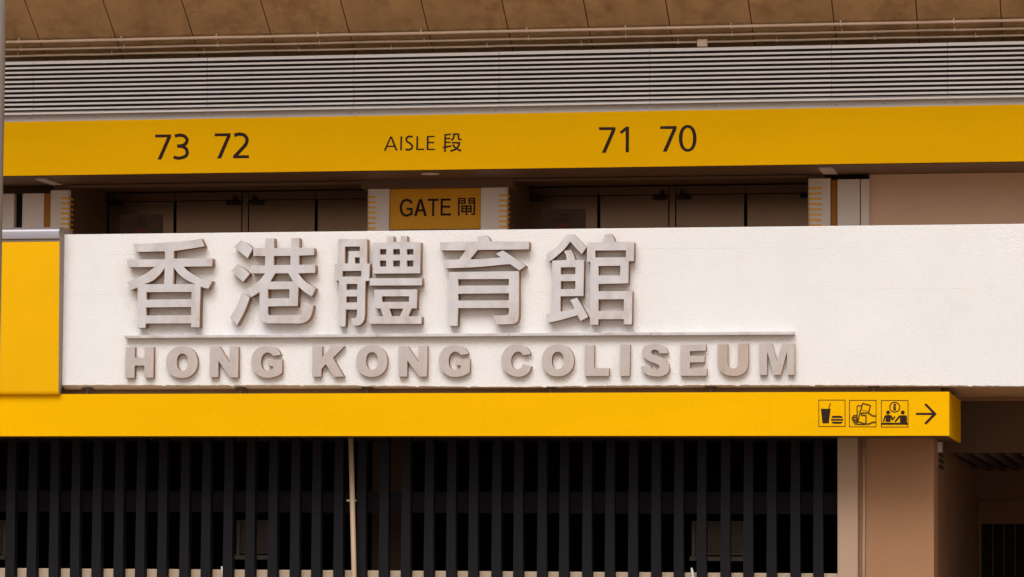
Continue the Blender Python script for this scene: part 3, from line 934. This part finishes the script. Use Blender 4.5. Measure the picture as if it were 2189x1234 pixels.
def slab(bm, x0, x1, y0, y1, th, gap=0.0):
    v = [bm.verts.new(c) for c in ((x0, y0, zsof(y0) + gap), (x1, y0, zsof(y0) + gap), (x1, y1, zsof(y1) + gap), (x0, y1, zsof(y1) + gap),
                                   (x0, y0, zsof(y0) + th), (x1, y0, zsof(y0) + th), (x1, y1, zsof(y1) + th), (x0, y1, zsof(y1) + th))]
    for f in ((0, 3, 2, 1), (4, 5, 6, 7), (0, 1, 5, 4), (1, 2, 6, 5), (2, 3, 7, 6), (3, 0, 4, 7)):
        bm.faces.new([v[i] for i in f])
    return bm


for k in range(-2, 15):
    a = jx[0] + pitch * k
    link('soffit_panel', slab(bmesh.new(), a + 0.008, a + pitch - 0.008, YOUT, 4.9, 0.12, random.uniform(-0.004, 0.004)), M['soffit'], t)
for a, b in ((-16.0, jx[0] - 2 * pitch - 0.013), (jx[0] + 15 * pitch + 0.013, 32.0)):
    link('soffit_slab', slab(bmesh.new(), a, b, YOUT, 4.4, 0.12), M['soffit'], t)
link('joint_backing', slab(bmesh.new(), -16, 32, YOUT, 4.4, 0.3, 0.125), M['rust'], t)
for k in range(-2, 16):
    a = jx[0] + pitch * k
    link('joint_filler', slab(bmesh.new(), a - 0.0075, a + 0.0075, YOUT, 4.4, 0.11, 0.012), M['rust'], t)

# three conduits clipped along the soffit
for pi, (yl, yr, r, labc) in enumerate(((90, 44, 0.024, 'uppermost pale conduit running along the concrete soffit'), (106, 62, 0.020, 'middle pale conduit running along the concrete soffit'),
                                        (120.5, 76, 0.020, 'lowest pale conduit along the soffit, with a small junction box'))):
    gp = 0.06
    xa, ya, za = on_soffit(10, yl, gp)
    xb_, yb2, zb2 = on_soffit(2189, yr, gp)
    ym = (ya + yb2) / 2
    zc = zsof(ym) - gp
    t = thing('conduit', (6, ym, zc), labc, 'conduit', 'conduits along the concrete soffit')
    pts = []
    for k in range(0, 61):
        pts.append((-5 + k * 0.45, ym + random.uniform(-0.002, 0.002), zc + random.uniform(-0.003, 0.003)))
    link('pipe', add_tube(bmesh.new(), pts, r, 8), M['conduit'], t, smooth=True)
    clips = [(41, 260, 463, 680, 900, 1126, 1337, 1563, 1797, 2039), (45, 266, 466, 684, 907, 1130, 1338, 1565, 1800, 2041), (40, 240, 437, 640, 837, 1042, 1243, 1450, 1661, 1870, 2086)][pi]
    for px in clips:
        xc = at(px, 80, ym)[0]
        bm = bmesh.new()
        if pi == 0:
            bmesh.ops.create_uvsphere(bm, u_segments=10, v_segments=6, radius=0.014, matrix=Matrix.Translation((xc, ym - 0.012, zc + r + 0.016)))
        else:
            add_box(bm, xc - 0.006, xc + 0.006, ym - 0.015, ym, zc + r * 0.5, zc + r + 0.03)
        add_box(bm, xc - 0.009, xc + 0.009, ym - r - 0.004, ym + 0.01, zc - r - 0.003, zc + r + 0.003, 0.003, 1)
        link('clip', bm, M['conduit'], t)
    if pi == 2:
        x0_, x1_ = at(1491, 95, ym)[0], at(1513, 95, ym)[0]
        bm = add_box(bmesh.new(), x0_, x1_, ym - 0.05, ym + 0.05, zc - 0.075, zc + 0.035, 0.006, 1)
        link('junction_box', bm, M['conduit'], t)

# ------------------------------------------------------------------ gate level behind the parapet
def stripe_pillar(x0, x1, side, lab, ztop, ZS, LB=0.125, y1=4.27):
    """pale cladding with a rounded outer corner; short yellow bars wrap that corner"""
    t = thing('gate_pillar', ((x0 + x1) / 2, 4.2, 4.85), lab, 'pillar', 'pale pillars with yellow bars')
    bm = bmesh.new()
    R = 0.045
    n = 6
    if side < 0:
        prof = [(x1, y1), (x0, y1)] + [(x0 + R - R * math.cos(a), 4.2 + R - R * math.sin(a)) for a in [math.pi / 2 * k / n for k in range(n + 1)]] + [(x1, 4.2)]
    else:
        prof = [(x0, y1), (x0, 4.2)] + [(x1 - R + R * math.sin(a), 4.2 + R - R * math.cos(a)) for a in [math.pi / 2 * k / n for k in range(n + 1)]] + [(x1, y1)]
    lo = [bm.verts.new((x, y, 4.85)) for x, y in prof]
    hi = [bm.verts.new((x, y, ztop)) for x, y in prof]
    for i in range(len(prof)):
        j = (i + 1) % len(prof)
        bm.faces.new((lo[i], lo[j], hi[j], hi[i]))
    bm.faces.new(lo[::-1]); bm.faces.new(hi)
    link('cladding', bm, M['clad'], t)
    # bars
    PS = 0.0742
    for k in range(24):
        z = ZS - PS * k
        if z < 5.0:
            break
        bm = bmesh.new()
        angs = [math.pi / 2 * q / n for q in range(n + 1)]

        def path(e):
            if side < 0:
                return [(x0 + LB, 4.2 - e)] + [(x0 + R - (R + e) * math.sin(a), 4.2 + R - (R + e) * math.cos(a)) for a in angs] + [(x0 - e, 4.40)]
            return [(x1 - LB, 4.2 - e)] + [(x1 - R + (R + e) * math.sin(a), 4.2 + R - (R + e) * math.cos(a)) for a in angs] + [(x1 + e, 4.40)]
        h = 0.0135
        rows = [[bm.verts.new((x, y, z + dz)) for x, y in path(e)] for e, dz in ((-0.002, -h), (0.004, -h), (0.004, h), (-0.002, h))]
        for A_, B_ in zip(rows, rows[1:]):
            for i in range(len(A_) - 1):
                bm.faces.new((A_[i], A_[i + 1], B_[i + 1], B_[i]))
        bm.faces.new([r_[0] for r_ in rows])
        bm.faces.new([r_[-1] for r_ in rows][::-1])
        link('bar', bm, M['stripe'], t)


PT = 6.985
xl0, xl1 = at(108, 440, 4.2)[0], at(148, 440, 4.2)[0]
stripe_pillar(xl0, xl1, 1, 'pale pillar with yellow bars at the left end, above the silver cap', 7.03, at(130, 424.5, 4.2)[1])
stripe_pillar(3.18, 3.50, -1, 'pale pillar with yellow bars left of the GATE sign', PT, at(790, 422, 4.2)[1])
stripe_pillar(4.833, 5.217, 1, 'pale pillar with yellow bars right of the GATE sign', PT, at(1070, 418, 4.2)[1])
stripe_pillar(9.479, 9.792, -1, 'pale pillar with yellow bars at the right end of the doors', 7.05, at(1740, 403, 4.2)[1], 0.195)

# GATE sign
t = thing('gate_sign', (4.17, 4.25, 6.39), 'orange yellow sign reading GATE between two pale pillars', 'sign')
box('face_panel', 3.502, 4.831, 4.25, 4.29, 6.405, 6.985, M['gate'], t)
box('bottom_trim', 3.502, 4.831, 4.235, 4.32, 6.385, 6.4035, M['bronze_dk'], t)
GA = ((770, 360), 6.633)
o = flat_print('lettering', [
    ('s', [(731, 500), (705, 464, 1), (655, 450, 1), (602, 478, 1), (576, 555, 1), (598, 640, 1), (652, 670, 1), (706, 655, 1), (728, 640)], 34),
    ('s', [(730, 662), (730, 562)], 30), ('s', [(660, 577), (744, 577)], 30),
    ('p', [[(762, 678), (835, 437), (877, 437), (947, 677), (907, 677), (890, 612), (822, 613), (800, 678)], [(855, 480), (882, 582), (830, 584)]]),
    SEV([(957, 433), (1112, 433), (1112, 463), (1052, 463), (1048, 677), (1018, 677), (1022, 463), (957, 463)]),
    SEV([(1142, 430), (1285, 430), (1285, 460), (1172, 460), (1172, 530), (1278, 530), (1278, 560), (1172, 560), (1170, 640), (1287, 640), (1287, 670), (1140, 672)])],
    GA[0], GA[1], 4.25, M['ink'], t)
o['label'] = 'dark brown word GATE'
o = flat_print('lettering', [
    ('s', [(1399, 420), (1399, 672)], 24), ('s', [(1388, 430), (1497, 430)], 20), ('s', [(1395, 461), (1490, 461)], 18), ('s', [(1395, 493), (1497, 493)], 20),
    ('s', [(1486, 425), (1486, 502)], 22), ('s', [(1547, 425), (1547, 502)], 22), ('s', [(1536, 430), (1632, 430)], 20), ('s', [(1545, 461), (1622, 461)], 18),
    ('s', [(1538, 493), (1625, 493)], 20), ('s', [(1620, 422), (1616, 662)], 24), ('s', [(1625, 652), (1576, 652)], 20),
    ('s', [(1436, 535), (1582, 535)], 20), ('s', [(1446, 530), (1446, 626)], 22), ('s', [(1572, 530), (1572, 626)], 22), ('s', [(1440, 575), (1578, 575)], 18),
    ('s', [(1438, 614), (1580, 614)], 20), ('s', [(1508, 530), (1508, 664)], 24)],
    GA[0], GA[1], 4.25, M['ink'], t)
o['label'] = 'dark brown character 閘'

# header beams and ceilings over the bays, side walls of the bays
t = thing('canopy_beam', (4.2, 4.2, 6.99), 'dark header beam along the back of the canopy above the doors and GATE sign', 'beam')
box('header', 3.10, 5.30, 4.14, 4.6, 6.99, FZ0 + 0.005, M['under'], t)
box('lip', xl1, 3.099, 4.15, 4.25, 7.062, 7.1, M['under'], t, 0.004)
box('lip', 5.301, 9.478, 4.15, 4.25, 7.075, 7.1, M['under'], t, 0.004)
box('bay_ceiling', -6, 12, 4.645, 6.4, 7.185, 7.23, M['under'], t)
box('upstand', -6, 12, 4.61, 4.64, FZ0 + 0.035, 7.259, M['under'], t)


def double_door(x0, x1, lab, notice=False):
    Y = 6.0
    xm_ = (x0 + x1) / 2
    t = thing('double_door', (xm_, Y, 4.85), lab, 'door', 'bronze double doors behind the white wall')
    box('leaf', x0 + 0.008, xm_ - 0.022, Y, Y + 0.05, 4.86, 7.035, M['bronze'], t, 0.004)
    box('leaf', xm_ + 0.022, x1 - 0.008, Y + 0.002, Y + 0.052, 4.86, 7.035, M['bronze'], t, 0.004)
    box('head_panel', x0 + 0.004, xm_ - 0.006, Y - 0.01, Y + 0.05, 7.045, 7.158, M['bronze'], t)
    box('head_panel', xm_ + 0.006, x1 - 0.004, Y - 0.01, Y + 0.05, 7.045, 7.158, M['bronze'], t)
    bm = add_box(bmesh.new(), x0 + 0.004, x1 - 0.004, Y - 0.03, Y - 0.011, 7.148, 7.160)
    link('head_rail', bm, M['bronze'], t)
    for s, xx in ((1, x0 + 0.03), (-1, x1 - 0.03)):
        bm = add_box(bmesh.new(), min(xx, xx + s * 0.20), max(xx, xx + s * 0.20), Y - 0.075, Y - 0.002, 6.965, 7.025, 0.01, 1)
        add_box(bm, min(xx + s * 0.05, xx + s * 0.09), max(xx + s * 0.05, xx + s * 0.09), Y - 0.10, Y - 0.03, 7.03, 7.10)
        link('door_closer', bm, M['slot'], t)
    return t


D1 = [at(232, 460, 6)[0], at(524, 460, 6)[0], at(822, 460, 6)[0]]
D2 = [at(1131, 460, 6)[0], at(1437, 460, 6)[0], at(1745, 460, 6)[0]]
g = 0.05
double_door(D1[0], D1[1] - g, 'left double door of the left bay, with a warning notice')
double_door(D1[1] + g, D1[2], 'right double door of the left bay, beside the pillar left of GATE')
double_door(D2[0], D2[1] - g, 'left double door of the right bay, with a warning notice')
double_door(D2[1] + g, D2[2], 'right double door of the right bay, beside the rightmost pillar')
t = thing('bay_wall', (4, 6.1, 4.85), 'brown walls of the two door bays behind the white wall', 'wall')
for x_ in (D1[1], D2[1]):
    box('mullion', x_ - g + 0.009, x_ + g - 0.009, 6.005, 6.06, 4.85, 7.16, M['bronze'], t)
box('back_panel', -6, 12, 6.08, 6.2, 4.85, 7.26, M['slot'], t)
box('side_panel', xl0 + 0.02, xl1 - 0.002, 4.2705, 6.07, 4.85, 7.255, M['under'], t)
box('side_panel', xl1 - 0.005, D1[0] - 0.02, 5.99, 6.07, 4.85, 7.15, M['bronze'], t)
box('side_panel', 3.182, 3.40, 4.2705, 6.07, 4.85, 7.255, M['under'], t)
box('side_panel', 4.95, 5.214, 4.2705, 6.07, 4.85, 7.255, M['under'], t)
box('side_panel', 9.481, 9.70, 4.2705, 6.07, 4.85, 7.255, M['under'], t)
# thin mullion shadow lines
# warning notices
for nx0, nx1, ny0, lab in ((258, 348, 459, 'dark warning notice on the leftmost door leaf'), (1158, 1252, 447, 'dark warning notice on the first door leaf right of GATE')):
    Y = 5.99
    xa, za = at(nx0, ny0, Y)
    xb_, _ = at(nx1, ny0, Y)
    t = thing('warning_notice', ((xa + xb_) / 2, Y, za - 0.9), lab, 'notice', 'warning notices on the bronze doors')
    box('board', xa, xb_, Y, Y + 0.008, za - 0.85, za, M['notice'], t)
    k = (nx1 - nx0) / 92.0
    org, sc = (nx0, ny0), 4.378 / k
    off = lambda P: [(x, y) for x, y in P]
    W = []
    # WARNING, small capitals
    x = 122
    for gl in 'WARNING':
        S = {'W': [[(0, 0), (6, 24), (11, 4), (16, 24), (22, 0)]], 'A': [[(0, 24), (9, 0), (18, 24)], [(4, 16), (14, 16)]],
             'R': [[(0, 24), (0, 0), (13, 2), (13, 11), (1, 12)], [(7, 12), (15, 24)]], 'N': [[(0, 24), (0, 0), (15, 24), (15, 0)]],
             'I': [[(0, 0), (0, 24)]], 'G': [[(16, 4), (8, 0), (0, 8), (0, 17), (8, 24), (16, 20), (16, 13), (9, 13)]]}[gl]
        for s_ in S:
            W.append(('s', [(x + q[0], 86 + q[1]) for q in s_], 4.5))
        x += {'W': 28, 'A': 23, 'R': 21, 'N': 21, 'I': 8, 'G': 22}[gl]
    flat_print('lettering', W, org, sc, Y, M['faint'], t, 0.0015)
    CK = []
    for bx in (168, 212):
        for hy in (42, 50, 58, 66, 74):
            CK.append(('s', [(bx, hy), (bx + 34 - (hy % 3) * 3, hy)], 4))
        for vx in (bx + 8, bx + 18, bx + 28):
            CK.append(('s', [(vx, 38), (vx, 78)], 4))
    flat_print('lettering', CK, org, sc, Y, M['faint'], t, 0.0015)
    flat_print('ring', [('o', [(200, 190, 60, 60, 2, 40), (200, 190, 48, 48, 2, 40)]), ('s', [(160, 150), (240, 230)], 10)], org, sc, Y, M['red'], t, 0.0015)

# pale cladding strips either side of the bays, and the beige wall at the right
for px0, px1, m_, dy, lab in (
        (-30, 30, 'clad', 0.0, 'pale wall panel at the far left, cut by the foreground pole'),
        (31, 47, 'slot', 0.12, 'dark glazed strip between the two pale wall panels at the left'),
        (48, 94, 'clad', 0.0, 'pale wall panel left of the orange strip above the silver cap'),
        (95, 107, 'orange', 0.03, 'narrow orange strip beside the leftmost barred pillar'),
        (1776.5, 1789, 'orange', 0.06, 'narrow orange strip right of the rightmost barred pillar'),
        (1790, 1838, 'clad', 0.0, 'pale wall panel right of the orange strip at the right'),
        (1840, 1858, 'clad', 0.004, 'slim pale wall panel next to the beige upper wall')):
    xa, xb_ = at(px0, 430, 4.2 + dy)[0], at(px1, 430, 4.2 + dy)[0]
    o = box('wall_strip', xa, xb_, 4.2 + dy, 4.6, 4.85, 7.035 if px0 > 1000 else 6.99, M[m_], None, 0.004)
    tag(o, lab, 'wall panel', 'upright wall panels at the gate level')
t = thing('upper_wall', (16, 4.32, 4.85), 'plain beige upper wall at the right behind the white wall', 'wall')
box('wall_face', at(1858.5, 430, 4.32)[0], 24, 4.32, 4.6, 4.85, FZ0 + 0.004, M['upper'], t)

# canopy underside: downlight and two pale plates
xd, _ = at(920, 377, 3.45)
t = thing('downlight', (xd, 3.45, FZ0), 'round recessed downlight under the canopy above the GATE sign', 'light')
bm = bmesh.new()
n = 32
ri, ro = 0.095, 0.125
A_ = [bm.verts.new((xd + ro * math.cos(2 * math.pi * k / n), 3.45 + ro * math.sin(2 * math.pi * k / n), FZ0 - 0.004)) for k in range(n)]
B_ = [bm.verts.new((xd + ri * math.cos(2 * math.pi * k / n), 3.45 + ri * math.sin(2 * math.pi * k / n), FZ0 - 0.010)) for k in range(n)]
C_ = [bm.verts.new((xd + ro * math.cos(2 * math.pi * k / n), 3.45 + ro * math.sin(2 * math.pi * k / n), FZ0 + 0.006)) for k in range(n)]
for k in range(n):
    j = (k + 1) % n
    bm.faces.new((A_[k], A_[j], B_[j], B_[k]))
    bm.faces.new((C_[k], C_[j], A_[j], A_[k]))
link('ring', bm, M['clad'], t)
bm = bmesh.new()
bm.faces.new([bm.verts.new((xd + ri * math.cos(2 * math.pi * k / n), 3.45 + ri * math.sin(2 * math.pi * k / n), FZ0 - 0.002)) for k in range(n)])
link('lens', bm, M['white'], t)
for px0, px1, py, lab in ((75, 98, 382, 'pale flat plate under the canopy above the leftmost pillar'), (1749, 1780, 358, 'pale flat plate under the canopy above the rightmost pillar')):
    ya = 3.25
    xa, xb_ = at(px0, py, ya)[0], at(px1, py, ya)[0]
    o = box('canopy_plate', xa, xb_, ya, ya + 0.75, FZ0 - 0.02, FZ0 + 0.005, M['flash'], None, 0.003)
    tag(o, lab, 'plate', 'pale plates under the canopy')

# ------------------------------------------------------------------ grey pole in the foreground
xe = at(8, 250, -8)[0]
t = thing('foreground_pole', (xe - 0.11, -8, 0), 'tall grey pole in the foreground at the left edge', 'pole')
link('shaft', add_tube(bmesh.new(), [(xe - 0.11, -8, 0.02), (xe - 0.11, -8, 4.0), (xe - 0.11, -8, 9.6)], 0.11, 28), M['pole'], t, smooth=True)
link('base_plate', add_tube(bmesh.new(), [(xe - 0.11, -8, 0.0), (xe - 0.11, -8, 0.03)], 0.22, 24), M['pole'], t)
